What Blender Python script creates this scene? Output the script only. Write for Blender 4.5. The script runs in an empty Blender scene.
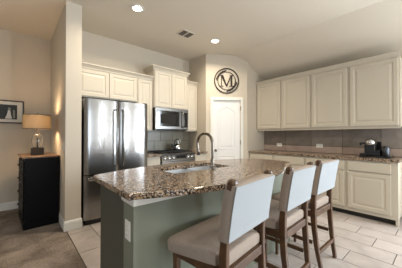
import bpy, bmesh, math, random
from mathutils import Vector, Matrix
random.seed(7)
sc = bpy.context.scene
C = sc.collection
# ------------------------------------------------------------------ camera
cam_d = bpy.data.cameras.new('camera'); cam = bpy.data.objects.new('camera', cam_d); C.objects.link(cam)
cam_d.sensor_width = 36.0; cam_d.lens = 213.97 / 402 * 36.0; cam_d.clip_start = .02
cam.location = (0, 0, 1.245)
cam.rotation_euler = (math.radians(90.514), 0, math.radians(-41.05))
sc.camera = cam
# ------------------------------------------------------------------ world, light, exposure
w = bpy.data.worlds.new('sky'); sc.world = w; w.use_nodes = True
bg = w.node_tree.nodes['Background']; bg.inputs[0].default_value = (.62, .78, 1, 1); bg.inputs[1].default_value = 1.5
vs = sc.view_settings
vs.view_transform = 'Standard'; vs.look = 'None'; vs.gamma = 1; vs.use_curve_mapping = False
vs.exposure = 0.06

def area(name, loc, direction, sx, sy, power, col, spread=180):
    d = bpy.data.lights.new(name, 'AREA'); d.shape = 'RECTANGLE'; d.size = sx; d.size_y = sy
    d.energy = power; d.color = col; d.spread = math.radians(spread)
    o = bpy.data.objects.new(name, d); C.objects.link(o); o.location = loc
    o.rotation_euler = Vector(direction).to_track_quat('-Z', 'Y').to_euler()
    return o
# daylight lamps at unseen windows added behind and beside the camera
DAY = (.80, .90, 1.0)
area('added_window_light', (.55, -3.66, 1.5), (0, 1, 0), 1.6, 1.7, 45, DAY)
area('added_window_light', (2.98, -3.66, 1.35), (0, 1, 0), .25, 2.4, 60, DAY)  # added narrow lamp, shaped to streak the refrigerator doors
area('added_window_light', (4.63, -1.35, 1.5), (-1, 0, 0), 1.5, 1.7, 190, DAY)  # added to light the stool backs from behind right
area('added_window_light', (4.62, -2.85, 1.25), (-1, 0, 0), .4, 2.2, 50, DAY)  # added narrow lamp for the second refrigerator streak
area('added_window_light', (-3.36, .6, 1.5), (1, 0, 0), 2.6, 1.7, 10, (.9, .95, 1))

# ------------------------------------------------------------------ helpers
def root(name, label, cat, loc, rotz=0, group=None):
    o = bpy.data.objects.new(name, None); C.objects.link(o); o.empty_display_size = .1
    o.location = loc; o.rotation_euler = (0, 0, rotz); o['label'] = label; o['category'] = cat
    if group: o['group'] = group
    return o

class MB:
    def __init__(s): s.bm = bmesh.new()
    def box(s, a, b, bev=0, seg=2, rot=None):
        x0, y0, z0 = [min(p, q) for p, q in zip(a, b)]; x1, y1, z1 = [max(p, q) for p, q in zip(a, b)]
        c = Vector(((x0 + x1) / 2, (y0 + y1) / 2, (z0 + z1) / 2))
        M = Matrix.Translation(c) @ (rot if rot else Matrix()) @ Matrix.Diagonal((x1 - x0, y1 - y0, z1 - z0, 1))
        r = bmesh.ops.create_cube(s.bm, size=1, matrix=M)
        if bev:
            es = set(e for v in r['verts'] for e in v.link_edges)
            bmesh.ops.bevel(s.bm, geom=list(es), offset=bev, segments=seg, profile=.5, affect='EDGES')
        return s
    def rings(s, rings, cap0=True, cap1=True, closed=True):
        vv = [[s.bm.verts.new(p) for p in r] for r in rings]
        n = len(vv[0])
        for a, b in zip(vv[:-1], vv[1:]):
            for i in range(n if closed else n - 1):
                j = (i + 1) % n
                try: s.bm.faces.new((a[i], a[j], b[j], b[i]))
                except ValueError: pass
        if cap0: s.bm.faces.new(vv[0][::-1])
        if cap1: s.bm.faces.new(vv[-1])
        return s
    def lathe(s, c, prof, seg=24, axis=(0, 0, 1)):
        q = Vector((0, 0, 1)).rotation_difference(Vector(axis)); c = Vector(c); rs = []
        for r, z in prof:
            rs.append([c + q @ Vector((max(r, 1e-4) * math.cos(2 * math.pi * i / seg), max(r, 1e-4) * math.sin(2 * math.pi * i / seg), z)) for i in range(seg)])
        return s.rings(rs)
    def tube(s, pts, rad, seg=10, flat=None):
        pts = [Vector(p) for p in pts]; rs = []
        if not isinstance(rad, (list, tuple)): rad = [rad] * len(pts)
        up = None
        for i, p in enumerate(pts):
            t = (pts[min(i + 1, len(pts) - 1)] - pts[max(i - 1, 0)]).normalized()
            if up is None:
                up = Vector((0, 0, 1)) if abs(t.z) < .9 else Vector((1, 0, 0))
            a = t.cross(up).normalized(); b = a.cross(t).normalized(); up = b
            rs.append([p + a * rad[i] * math.cos(2 * math.pi * k / seg) + b * rad[i] * math.sin(2 * math.pi * k / seg) for k in range(seg)])
        return s.rings(rs)
    def bar(s, pts, wx, wy, bev=.004):
        # rectangular section along a mostly vertical/planar path; wx along x, wy along the in-plane normal
        pts = [Vector(p) for p in pts]; rs = []
        for i, p in enumerate(pts):
            t = (pts[min(i + 1, len(pts) - 1)] - pts[max(i - 1, 0)]).normalized()
            x = Vector((1, 0, 0)); n = t.cross(x).normalized(); x = n.cross(t).normalized()
            ax = (wx[i] if isinstance(wx, (list, tuple)) else wx) / 2; ay = (wy[i] if isinstance(wy, (list, tuple)) else wy) / 2
            k = bev
            rs.append([p + x * u + n * v for u, v in ((-ax + k, -ay), (ax - k, -ay), (ax, -ay + k), (ax, ay - k), (ax - k, ay), (-ax + k, ay), (-ax, ay - k), (-ax, -ay + k))])
        return s.rings(rs)
    def prism(s, poly, z0, z1, bev=0, hole=None, seg=3):
        bm = s.bm
        vo = [bm.verts.new((x, y, z0)) for x, y in poly]
        eo = [bm.edges.new((vo[i], vo[(i + 1) % len(vo)])) for i in range(len(vo))]
        es = list(eo)
        if hole:
            vh = [bm.verts.new((x, y, z0)) for x, y in hole]
            es += [bm.edges.new((vh[i], vh[(i + 1) % len(vh)])) for i in range(len(vh))]
            r = bmesh.ops.triangle_fill(bm, edges=es, use_beauty=True)
            fs = [f for f in r['geom'] if isinstance(f, bmesh.types.BMFace)]
        else:
            fs = [bm.faces.new(vo)]
        r = bmesh.ops.extrude_face_region(bm, geom=fs)
        nv = [v for v in r['geom'] if isinstance(v, bmesh.types.BMVert)]
        for v in nv: v.co.z = z1
        if bev:
            P = set((round(x, 5), round(y, 5)) for x, y in poly)
            ed = []
            for v in vo + nv:
                for e in v.link_edges:
                    a, b = e.verts
                    if (round(a.co.x, 5), round(a.co.y, 5)) in P and (round(b.co.x, 5), round(b.co.y, 5)) in P and abs(a.co.z - b.co.z) < 1e-6 and any(abs(f.normal.z) < .5 or True for f in e.link_faces):
                        i = min(range(len(poly)), key=lambda k: (Vector(poly[k]) - a.co.xy).length)
                        j = min(range(len(poly)), key=lambda k: (Vector(poly[k]) - b.co.xy).length)
                        if abs(i - j) in (1, len(poly) - 1): ed.append(e)
            bmesh.ops.bevel(bm, geom=list(set(ed)), offset=bev, segments=seg, profile=.5, affect='EDGES')
        return s
    def panel(s, O, U, V, N, w, h, prof):
        # nested rectangles (inset, height): a framed, raised panel on the plane O,U,V
        O, U, V, N = map(Vector, (O, U, V, N)); rs = []
        for ins, d in prof:
            rs.append([O + U * a + V * b + N * d for a, b in ((ins, ins), (w - ins, ins), (w - ins, h - ins), (ins, h - ins))])
        return s.rings(rs)
    def sweep(s, path, prof, closed=False):
        # profile (out, z) along a 2-D path with mitred corners; out is to the right of travel
        n = len(path); P = [Vector(p) for p in path]; rs = []
        for i, p in enumerate(P):
            d0 = (P[i] - P[i - 1]).normalized() if i > 0 else (P[1] - P[0]).normalized()
            d1 = (P[i + 1] - P[i]).normalized() if i < n - 1 else d0
            n0 = Vector((d0.y, -d0.x)); n1 = Vector((d1.y, -d1.x)); m = (n0 + n1).normalized(); k = 1 / max(m.dot(n0), .2)
            rs.append([Vector((p.x + m.x * k * o, p.y + m.y * k * o, z)) for o, z in prof])
        return s.rings(rs)
    def build(s, name, mat, parent=None, smooth=False, label=None, cat=None, group=None, kind=None, origin=None):
        bm = s.bm
        bmesh.ops.recalc_face_normals(bm, faces=bm.faces[:])
        if origin is None:
            if parent is not None and not parent.get('_local'):
                q = parent; org = Vector((0, 0, 0))
                while q: org += q.location; q = q.parent
            elif parent is not None: org = Vector((0, 0, 0))
            elif kind == 'structure': org = Vector((0, 0, 0))
            else:
                xs = [v.co for v in bm.verts]
                org = Vector(((min(v.x for v in xs) + max(v.x for v in xs)) / 2, (min(v.y for v in xs) + max(v.y for v in xs)) / 2, min(v.z for v in xs)))
        else: org = Vector(origin)
        for v in bm.verts: v.co -= org
        me = bpy.data.meshes.new(name); bm.to_mesh(me); bm.free()
        o = bpy.data.objects.new(name, me); C.objects.link(o)
        if mat: me.materials.append(mat)
        if parent is not None: o.parent = parent
        else: o.location = org
        if smooth:
            for f in me.polygons: f.use_smooth = True
            me.set_sharp_from_angle(angle=math.radians(40))
        if label: o['label'] = label
        if cat: o['category'] = cat
        if group: o['group'] = group
        if kind: o['kind'] = kind
        return o

def mat(name, col, rough=.5, metal=0, bump=0, bscale=200, var=0, vscale=8, spec=.5, emit=None, trans=0, coat=0, aniso=0):
    m = bpy.data.materials.new(name); m.use_nodes = True; nt = m.node_tree; b = nt.nodes['Principled BSDF']
    b.inputs['Base Color'].default_value = (*col, 1); b.inputs['Roughness'].default_value = rough; b.inputs['Metallic'].default_value = metal
    b.inputs['Specular IOR Level'].default_value = spec; b.inputs['Coat Weight'].default_value = coat
    b.inputs['Anisotropic'].default_value = aniso
    b.inputs['Transmission Weight'].default_value = trans
    if emit: b.inputs['Emission Color'].default_value = (*emit[0], 1); b.inputs['Emission Strength'].default_value = emit[1]
    tc = nt.nodes.new('ShaderNodeTexCoord')
    if var:
        n = nt.nodes.new('ShaderNodeTexNoise'); n.inputs['Scale'].default_value = vscale; n.inputs['Detail'].default_value = 5
        nt.links.new(tc.outputs['Object'], n.inputs['Vector'])
        r = nt.nodes.new('ShaderNodeValToRGB')
        r.color_ramp.elements[0].position = .3; r.color_ramp.elements[0].color = (*[c * (1 - var) for c in col], 1)
        r.color_ramp.elements[1].position = .7; r.color_ramp.elements[1].color = (*[min(1, c * (1 + var)) for c in col], 1)
        nt.links.new(n.outputs['Fac'], r.inputs['Fac']); nt.links.new(r.outputs['Color'], b.inputs['Base Color'])
    if bump:
        n = nt.nodes.new('ShaderNodeTexNoise'); n.inputs['Scale'].default_value = bscale; n.inputs['Detail'].default_value = 3
        nt.links.new(tc.outputs['Object'], n.inputs['Vector'])
        bp = nt.nodes.new('ShaderNodeBump'); bp.inputs['Strength'].default_value = bump; bp.inputs['Distance'].default_value = .01
        nt.links.new(n.outputs['Fac'], bp.inputs['Height']); nt.links.new(bp.outputs['Normal'], b.inputs['Normal'])
    return m

def hexc(h):
    r = [int(h[i:i + 2], 16) / 255 for i in (0, 2, 4)]
    return tuple(c / 12.92 if c <= .04045 else ((c + .055) / 1.055) ** 2.4 for c in r)

M = {}
M['wall'] = mat('wall_paint', hexc('C8BDAB'), .8, bump=.12, bscale=120, var=.015, vscale=2)
M['ceiling'] = mat('ceiling_paint', hexc('DAD0BF'), .9, bump=.12, bscale=90)
M['trim'] = mat('white_trim_paint', hexc('E2DFD6'), .45)
M['door'] = mat('white_door_paint', hexc('E4E2DE'), .4)
M['cab'] = mat('cream_cabinet_paint', hexc('C1B8A7'), .42, var=.01, vscale=3)
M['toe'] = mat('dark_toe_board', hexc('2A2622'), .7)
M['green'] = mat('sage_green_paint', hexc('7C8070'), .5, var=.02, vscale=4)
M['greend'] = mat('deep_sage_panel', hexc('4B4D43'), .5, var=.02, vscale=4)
M['wood'] = mat('dark_walnut', hexc('50361F'), .4, var=.3, vscale=20, bump=.05)
M['fabric'] = mat('linen_fabric', hexc('A09184'), .9, bump=.5, bscale=500, var=.06, vscale=60)
M['black'] = mat('black_lacquer', hexc('0B0B0C'), .5, spec=.12)
M['blackplastic'] = mat('black_plastic', hexc('101011'), .35)
M['blackglass'] = mat('black_glass', hexc('0E0E10'), .08, spec=.8)
M['iron'] = mat('cast_iron', hexc('1A1918'), .6)
M['chrome'] = mat('polished_steel', hexc('C9CBCE'), .12, 1)
M['nickel'] = mat('brushed_nickel', hexc('80766A'), .27, 1)
M['sinksteel'] = mat('sink_steel', hexc('D5D9DE'), .4, .6)
M['rangesteel'] = mat('satin_steel', hexc('84817D'), .28, 1)
M['bronze'] = mat('dark_bronze_iron', hexc('33271F'), .55, .3)
M['plate'] = mat('white_plastic', hexc('E9E6DF'), .35)
M['slot'] = mat('outlet_slots', hexc('3A3733'), .6)
M['ctop'] = mat('dresser_wood_top', hexc('6E5138'), .3, var=.25, vscale=14)
M['frame'] = mat('picture_frame_wood', hexc('3B2F26'), .4)
M['mat'] = mat('picture_mount_card', hexc('DAD6CA'), .8)
M['grey'] = mat('grey_print', hexc('86827C'), .7)
M['paleprint'] = mat('pale_print', hexc('D6D2CB'), .7)
M['darkprint'] = mat('dark_print', hexc('1F2420'), .5)
M['ventdark'] = mat('vent_slats', hexc('7E776C'), .7)
M['ventvoid'] = mat('vent_void', hexc('1C1A18'), .9)
M['bulb'] = mat('lamp_lens', (1, .9, .75), .5, emit=((1, .88, .7), 22))
M['grout'] = mat('floor_grout', hexc('4E463E'), .9)

def stainless():
    m = mat('stainless_steel', hexc('9B9997'), .2, 1); nt = m.node_tree; b = nt.nodes['Principled BSDF']
    tc = nt.nodes.new('ShaderNodeTexCoord'); mp = nt.nodes.new('ShaderNodeMapping'); mp.inputs['Scale'].default_value = (2, 2, 260)
    n = nt.nodes.new('ShaderNodeTexNoise'); n.inputs['Scale'].default_value = 3
    nt.links.new(tc.outputs['Object'], mp.inputs[0]); nt.links.new(mp.outputs[0], n.inputs['Vector'])
    mr = nt.nodes.new('ShaderNodeMapRange'); mr.inputs['To Min'].default_value = .16; mr.inputs['To Max'].default_value = .26
    nt.links.new(n.outputs['Fac'], mr.inputs['Value']); nt.links.new(mr.outputs[0], b.inputs['Roughness'])
    n2 = nt.nodes.new('ShaderNodeTexNoise'); n2.inputs['Scale'].default_value = 7; n2.inputs['Detail'].default_value = 1
    nt.links.new(tc.outputs['Object'], n2.inputs['Vector'])
    bp = nt.nodes.new('ShaderNodeBump'); bp.inputs['Strength'].default_value = .22; bp.inputs['Distance'].default_value = .006
    nt.links.new(n2.outputs['Fac'], bp.inputs['Height']); nt.links.new(bp.outputs['Normal'], b.inputs['Normal'])
    return m
M['steel'] = stainless()

def granite():
    m = bpy.data.materials.new('speckled_granite'); m.use_nodes = True; nt = m.node_tree; b = nt.nodes['Principled BSDF']
    b.inputs['Roughness'].default_value = .16; b.inputs['Specular IOR Level'].default_value = .4
    tc = nt.nodes.new('ShaderNodeTexCoord')
    def noise(sc_, det=4, dist=0):
        n = nt.nodes.new('ShaderNodeTexNoise'); n.inputs['Scale'].default_value = sc_; n.inputs['Detail'].default_value = det; n.inputs['Distortion'].default_value = dist
        nt.links.new(tc.outputs['Object'], n.inputs['Vector']); return n
    def vor(sc_):
        n = nt.nodes.new('ShaderNodeTexVoronoi'); n.inputs['Scale'].default_value = sc_; nt.links.new(tc.outputs['Object'], n.inputs['Vector']); return n
    v = vor(165)
    r = nt.nodes.new('ShaderNodeValToRGB'); cr = r.color_ramp; cr.interpolation = 'CONSTANT'
    sp = nt.nodes.new('ShaderNodeSeparateColor'); nt.links.new(v.outputs['Color'], sp.inputs[0])
    cols = [(0, '1C1815'), (.20, '4F3F33'), (.34, '806650'), (.50, 'A38465'), (.68, 'B89C7E'), (.84, '77706A'), (.93, 'D6CDC0')]
    cr.elements[0].position = 0; cr.elements[0].color = (*hexc(cols[0][1]), 1)
    cr.elements[1].position = cols[1][0]; cr.elements[1].color = (*hexc(cols[1][1]), 1)
    for p, c in cols[2:]:
        e = cr.elements.new(p); e.color = (*hexc(c), 1)
    nt.links.new(sp.outputs[0], r.inputs['Fac'])
    n2 = noise(42, 4, .6); r2 = nt.nodes.new('ShaderNodeValToRGB')
    r2.color_ramp.elements[0].position = .53; r2.color_ramp.elements[0].color = (0, 0, 0, 1); r2.color_ramp.elements[1].position = .59; r2.color_ramp.elements[1].color = (1, 1, 1, 1)
    nt.links.new(n2.outputs['Fac'], r2.inputs['Fac'])
    mx = nt.nodes.new('ShaderNodeMix'); mx.data_type = 'RGBA'; mx.blend_type = 'MIX'
    mx.inputs[7].default_value = (*hexc('2B2420'), 1)
    nt.links.new(r2.outputs['Color'], mx.inputs[0]); nt.links.new(r.outputs['Color'], mx.inputs[6])
    n3 = noise(55, 4, .3); r3 = nt.nodes.new('ShaderNodeValToRGB')
    r3.color_ramp.elements[0].position = .60; r3.color_ramp.elements[0].color = (0, 0, 0, 1); r3.color_ramp.elements[1].position = .68; r3.color_ramp.elements[1].color = (.8, .8, .8, 1)
    mp = nt.nodes.new('ShaderNodeMapping'); mp.inputs['Location'].default_value = (5, 3, 1)
    nt.links.new(tc.outputs['Object'], mp.inputs[0]); nt.links.new(mp.outputs[0], n3.inputs['Vector']); nt.links.new(n3.outputs['Fac'], r3.inputs['Fac'])
    mx2 = nt.nodes.new('ShaderNodeMix'); mx2.data_type = 'RGBA'; mx2.inputs[7].default_value = (*hexc('CFC3B2'), 1)
    nt.links.new(r3.outputs['Color'], mx2.inputs[0]); nt.links.new(mx.outputs[2], mx2.inputs[6])
    nt.links.new(mx2.outputs[2], b.inputs['Base Color'])
    return m
M['granite'] = granite()

def carpet():
    m = mat('brown_carpet', hexc('857769'), 1, bump=1, bscale=160); nt = m.node_tree; b = nt.nodes['Principled BSDF']
    tc = nt.nodes.new('ShaderNodeTexCoord')
    n = nt.nodes.new('ShaderNodeTexNoise'); n.inputs['Scale'].default_value = 3.2; n.inputs['Detail'].default_value = 6; n.inputs['Distortion'].default_value = .5
    n2 = nt.nodes.new('ShaderNodeTexNoise'); n2.inputs['Scale'].default_value = 110; n2.inputs['Detail'].default_value = 2
    for q in (n, n2): nt.links.new(tc.outputs['Object'], q.inputs['Vector'])
    ad = nt.nodes.new('ShaderNodeMath'); ad.operation = 'MULTIPLY_ADD'; ad.inputs[1].default_value = .6
    nt.links.new(n2.outputs['Fac'], ad.inputs[0]); nt.links.new(n.outputs['Fac'], ad.inputs[2])
    r = nt.nodes.new('ShaderNodeValToRGB'); r.color_ramp.elements[0].position = .6; r.color_ramp.elements[0].color = (*hexc('665B51'), 1)
    r.color_ramp.elements[1].position = 1.0; r.color_ramp.elements[1].color = (*hexc('A5988C'), 1)
    nt.links.new(ad.outputs[0], r.inputs['Fac']); nt.links.new(r.outputs['Color'], b.inputs['Base Color']); b.inputs['Specular IOR Level'].default_value = .1
    return m
M['carpet'] = carpet()

def tilemat(name, c0, c1, rough, vs_=6):
    m = bpy.data.materials.new(name); m.use_nodes = True; nt = m.node_tree; b = nt.nodes['Principled BSDF']; b.inputs['Roughness'].default_value = rough
    g = nt.nodes.new('ShaderNodeNewGeometry'); tc = nt.nodes.new('ShaderNodeTexCoord')
    n = nt.nodes.new('ShaderNodeTexNoise'); n.inputs['Scale'].default_value = vs_; n.inputs['Detail'].default_value = 6; n.inputs['Distortion'].default_value = .4
    nt.links.new(tc.outputs['Object'], n.inputs['Vector'])
    ad = nt.nodes.new('ShaderNodeMath'); ad.operation = 'MULTIPLY_ADD'; ad.inputs[1].default_value = .45
    nt.links.new(g.outputs['Random Per Island'], ad.inputs[0]); nt.links.new(n.outputs['Fac'], ad.inputs[2])
    r = nt.nodes.new('ShaderNodeValToRGB'); r.color_ramp.elements[0].position = .4; r.color_ramp.elements[0].color = (*hexc(c0), 1)
    r.color_ramp.elements[1].position = .9; r.color_ramp.elements[1].color = (*hexc(c1), 1)
    nt.links.new(ad.outputs[0], r.inputs['Fac']); nt.links.new(r.outputs['Color'], b.inputs['Base Color'])
    return m
M['tile'] = tilemat('floor_tile', 'A0968F', 'BBB1AA', .3)
M['splash'] = tilemat('splash_tile', '776C60', '90857A', .35)
M['splashg'] = tilemat('grey_splash_tile', '7A7666', '8C8778', .3)
M['splashp'] = tilemat('tan_splash_tile', '97847A', 'A99688', .35)
M['tilegrout'] = mat('splash_grout', hexc('4A433B'), .9)
M['backpanel'] = mat('pale_back_panel', hexc('A0A5A8'), .9, bump=.4, bscale=500)  # paler, bluer tone for the rear panel of the stool backs
M['darksteel'] = mat('dark_steel', hexc('55565A'), .3, 1)

def shade_mat():
    m = bpy.data.materials.new('lamp_shade_cloth'); m.use_nodes = True; nt = m.node_tree
    for n in list(nt.nodes):
        if n.type != 'OUTPUT_MATERIAL': nt.nodes.remove(n)
    out = [n for n in nt.nodes][0]
    d = nt.nodes.new('ShaderNodeBsdfDiffuse'); d.inputs[0].default_value = (*hexc('B5A58C'), 1)
    t = nt.nodes.new('ShaderNodeBsdfTranslucent'); t.inputs[0].default_value = (*hexc('BFAE90'), 1)
    mx = nt.nodes.new('ShaderNodeMixShader'); mx.inputs[0].default_value = .2
    nt.links.new(d.outputs[0], mx.inputs[1]); nt.links.new(t.outputs[0], mx.inputs[2]); nt.links.new(mx.outputs[0], out.inputs[0])
    return m
M['shade'] = shade_mat()
M['glass'] = mat('clear_glass', (1, 1, 1), .02, trans=1)

# ------------------------------------------------------------------ setting
CZ = 3.026; XR = 4.55; YB = 4.026; YD = 4.847; XL = -3.3; YN = -3.6
DOORPROF = [(0, 0), (0, .018), (.004, .021), (.052, .021), (.060, .013), (.075, .013), (.098, .020), (.104, .020)]

b = MB()
b.box((XL, YN, -.05), (XR, YD + .2, -.006))
fl = b.build('floor', M['grout'], kind='structure')
# carpet of the den
b = MB(); b.box((XL, YN, -.006), (.512, YD, .004)); b.build('floor_carpet', M['carpet'], kind='structure')
# plank tiles, 0.305 x 0.61, staggered by a third
b = MB(); g = .008; W_ = .28; L_ = .56
for k in range(-9, 8):
    x0 = 3.04 + k * W_; x1 = x0 + W_
    if x1 <= .55: continue
    off = .565 + .213 * k
    j = -12
    while True:
        y0 = off + j * L_; y1 = y0 + L_; j += 1
        if y0 > YB: break
        ya, yb = max(y0, YN), min(y1, YB - .01)
        if yb - ya < .03: continue
        xa, xb = max(x0, .518), min(x1, XR)
        if xb - xa < .02: continue
        b.box((xa + g / 2, ya + g / 2, -.006), (xb - g / 2, yb - g / 2, 0))
b.build('floor_tiles', M['tile'], kind='structure')

# ceiling: flat, falling to the right wall beyond a fold
XF = 3.64; ZS = 2.53
b = MB()
sec = [(XL - .15, CZ), (XF, CZ), (XR + .15, CZ - (CZ - ZS) * (XR + .15 - XF) / (XR - XF)), (XR + .15, CZ + .15), (XL - .15, CZ + .15)]
b.rings([[Vector((x, y, z)) for x, z in sec] for y in (YN - .15, YD + .2)])
b.build('ceiling', M['ceiling'], kind='structure')

def wallprism(name, poly, z1=CZ):
    return MB().prism(poly, -.05, z1).build(name, M['wall'], kind='structure')
wallprism('wall_den', [(XL, YD), (.5, YD), (.5, YD + .15), (XL, YD + .15)])
wallprism('wall_stub', [(.5, 3.271), (.686, 3.271), (.686, YD + .15), (.5, YD + .15)])
wallprism('wall_kitchen', [(.686, YB), (3.13, YB), (3.13, YB + .15), (.686, YB + .15)])
# pantry corner
P1 = Vector((3.13, 3.43)); P2 = Vector((3.88, 2.90)); D = (P2 - P1).normalized(); Nn = Vector((-D.y, D.x))  # Nn points into the pantry
LD = (P2 - P1).length
wallprism('wall_return', [(3.13, 3.43), (3.13, YB + .15), (3.23, YB + .15), (3.23, 3.50)])
def cut(X): return CZ - (CZ - ZS) * max(0, X - XF) / (XR - XF) + .04
b = MB()
def dpt(s, n=0): p = P1 + D * s + Nn * n; return (p.x, p.y)
def dprism(b, s0, s1, z0, z1, n0=0, n1=.1): b.prism([dpt(s0, n0), dpt(s1, n0), dpt(s1, n1), dpt(s0, n1)], z0, z1)
K0, K1, DH = .155, .765, 2.03
dprism(b, 0, K0, -.05, CZ); dprism(b, K1, LD, -.05, CZ); dprism(b, K0, K1, DH, CZ)
b.build('wall_pantry', M['wall'], kind='structure')
wallprism('wall_corner', [(3.88, 2.90), (XR, 2.90), (XR, 3.0), (3.93, 3.0)])
RW = 1
# unseen rear, left and right walls, with window openings added for daylight
def holed(name, horiz, c, a0, a1, holes, t):
    b = MB()
    def bx(u0, u1, z0, z1):
        if horiz: b.box((u0, c, z0), (u1, c + t, z1))
        else: b.box((c, u0, z0), (c + t, u1, z1))
    u = a0
    for h0, h1, z0, z1 in holes:
        bx(u, h0, -.05, CZ); bx(h0, h1, -.05, z0); bx(h0, h1, z1, CZ); u = h1
    bx(u, a1, -.05, CZ)
    b.build(name, M['wall'], kind='structure')
holed('wall_rear', True, YN - .15, XL - .15, XR, [(-.3, 1.4, .6, 2.4), (2.80, 3.16, .08, 2.6)], .15)
holed('wall_left', False, XL - .15, YN, YD + .15, [(-.8, 2.0, .6, 2.4)], .15)
holed('wall_right', False, XR, YN - .15, 3.15, [(-3.1, -2.6, .08, 2.4), (-2.15, -.55, .6, 2.4)], .15)
def winframe(name, horiz, c, u0, u1, z0, z1, nm):  # frame of an added window, out of view
    b = MB(); r = .05
    def bx(a, b_, c0, c1, d=.04):
        if horiz: b.box((a, c, c0), (b_, c + d, c1))
        else: b.box((c, a, c0), (c + d, b_, c1))
    bx(u0, u0 + r, z0, z1); bx(u1 - r, u1, z0, z1)
    bx(u0 + r, u1 - r, z0, z0 + r); bx(u0 + r, u1 - r, z1 - r, z1)
    for k in range(1, nm): m_ = u0 + (u1 - u0) * k / nm; bx(m_ - r / 2, m_ + r / 2, z0 + r, z1 - r)
    b.build(name, M['trim'], kind='structure')
winframe('added_window_1', True, YN - .1, -.3, 1.4, .6, 2.4, 2); winframe('added_window_2', True, YN - .1, 2.80, 3.16, .08, 2.6, 1)  # unseen rear windows added for light, the narrow one for the refrigerator streak
winframe('added_window_3', False, XL - .1, -.8, 2.0, .6, 2.4, 3)  # left window, also added and out of view

winframe('added_window_4', False, XR + .06, -3.1, -2.6, .08, 2.4, 1); winframe('added_window_5', False, XR + .06, -2.15, -.55, .6, 2.4, 2)  # added right-wall windows: narrow for a refrigerator streak, wide for the stool backs
# baseboards
BP = [(0, 0.004), (.014, .004), (.014, .105), (.009, .125), (.004, .132), (0, .132)]
MB().sweep([(XL, YD), (.5, YD), (.5, 3.271), (.686, 3.271), (.686, 3.34)], BP).build('baseboard_den', M['trim'], kind='structure')
MB().sweep([(3.88, 2.90), (3.93, 2.90)], BP).build('baseboard_corner', M['trim'], kind='structure')

# pantry door: casing (trim) and door with arched upper panel
def dq(s, z, n=0): p = P1 + D * s + Nn * n; return Vector((p.x, p.y, z))
b = MB(); cw = .062
for s0, s1, z0, z1 in ((K0 - cw, K0, 0, DH + cw), (K1, K1 + cw, 0, DH + cw), (K0, K1, DH, DH + cw)):
    b.rings([[dq(s0, z0, n), dq(s1, z0, n), dq(s1, z1, n), dq(s0, z1, n)] for n in (0, -.016)])
    b.rings([[dq(s0 + .012, z0, n), dq(s1 - .012, z0, n), dq(s1 - .012, z1 - (0 if z0 == 0 else .01), n), dq(s0 + .012, z1 - (.01), n)] for n in (-.016, -.022)])
b.build('trim_1', M['trim'], kind='structure')
dk0, dk1 = K0 + .004, K1 - .004
def arch(ins, n, z0, z1, rise, N=14):
    a, c = dk0 + .105 + ins, dk1 - .105 - ins
    pts = [dq(a, z0 + ins, n), dq(c, z0 + ins, n)]
    for i in range(N + 1):
        t = i / N; s_ = c + (a - c) * t
        pts.append(dq(s_, z1 - ins + rise * math.sin(math.pi * t) ** 1.3, n))
    return pts
b = MB()
b.rings([[dq(s, z, n) for s, z in ((dk0, .01), (dk1, .01), (dk1, DH - .004), (dk0, DH - .004))] for n in (.045, .012)])
for (z0, z1, rise) in ((.96, 1.80, .085), (.2, .82, 0.0)):
    b.rings([arch(0, .0115, z0, z1, rise), arch(0, .006, z0, z1, rise), arch(.012, .004, z0, z1, rise), arch(.024, .011, z0, z1, rise), arch(.05, .0105, z0, z1, rise), arch(.07, .005, z0, z1, rise)])
door = b.build('door_1', M['door'], kind='structure')
b = MB(); kn = dq(dk0 + .055, .93, .0115); nd = Vector((-Nn.x, -Nn.y, 0))
b.lathe(kn, [(.028, 0), (.028, .006), (.01, .012), (.01, .035), (.024, .042), (.028, .055), (.022, .066), (.001, .068)], 16, nd)
b.build('door_knob', M['nickel'], door, smooth=True)
b = MB()
for z in (.3, 1.1, 1.85): b.box((0, 0, 0), (.001, .001, .001)) if False else b.lathe(dq(K1 - .001, z - .045, -.026), [(.006, 0), (.006, .09)], 8)
b.build('door_hinges', M['nickel'], door)

# ------------------------------------------------------------------ cabinets
CROWN = [(0, 0), (.012, .0), (.018, .02), (.045, .052), (.055, .06), (.055, .075), (0, .075)]
def crown(path, z, parent, name='crown_moulding'):
    return MB().sweep(path, [(o, z + h) for o, h in CROWN]).build(name, M['cab'], parent)
def doorx(b, y0, y1, z0, z1, X):   # door facing -X
    b.panel((X, y1, z0), (0, -1, 0), (0, 0, 1), (-1, 0, 0), y1 - y0, z1 - z0, DOORPROF)
def doory(b, x0, x1, z0, z1, Y, prof=DOORPROF):   # door facing -Y
    b.panel((x0, Y, z0), (1, 0, 0), (0, 0, 1), (0, -1, 0), x1 - x0, z1 - z0, prof)
DRAWPROF = [(0, 0), (0, .018), (.004, .021), (.03, .021)]

UY = [.33, .467+.0, 1.08, 1.69, 2.285, 2.895]
ulab = ['cream wall cabinet above the coffee maker, nearest on the right wall', 'cream wall cabinet second from the coffee maker on the right wall',
        'cream wall cabinet over the wide outlet, third from the coffee maker', 'cream wall cabinet at the far end of the right wall run, nearest the pantry']
XC = 4.226
for i in range(4):
    y0, y1 = UY[i + 1], UY[i + 2]
    if i == 0: y0 = .44
    r_ = root('wall_cabinet', ulab[i], 'cabinet', (XC + .16, (y0 + y1) / 2, 1.37), group='cream wall cabinets over the right counter')
    b = MB(); b.box((XC + .021, y0, 1.385), (XR - .002, y1 - .001, 2.42)); b.box((XC + .03, y0, 1.36), (XC + .055, y1 - .001, 1.385)); b.build('body', M['cab'], r_)
    b = MB(); doorx(b, y0 + .022, y1 - .022, 1.405, 2.40, XC + .021); b.build('door', M['cab'], r_)
    path = [(XC + .021, y1 - .001), (XC + .021, y0)]
    crown(path[::-1][::-1], 2.405, r_)
BY = [.40, 1.05, 1.68, 2.30, 2.895]
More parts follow.
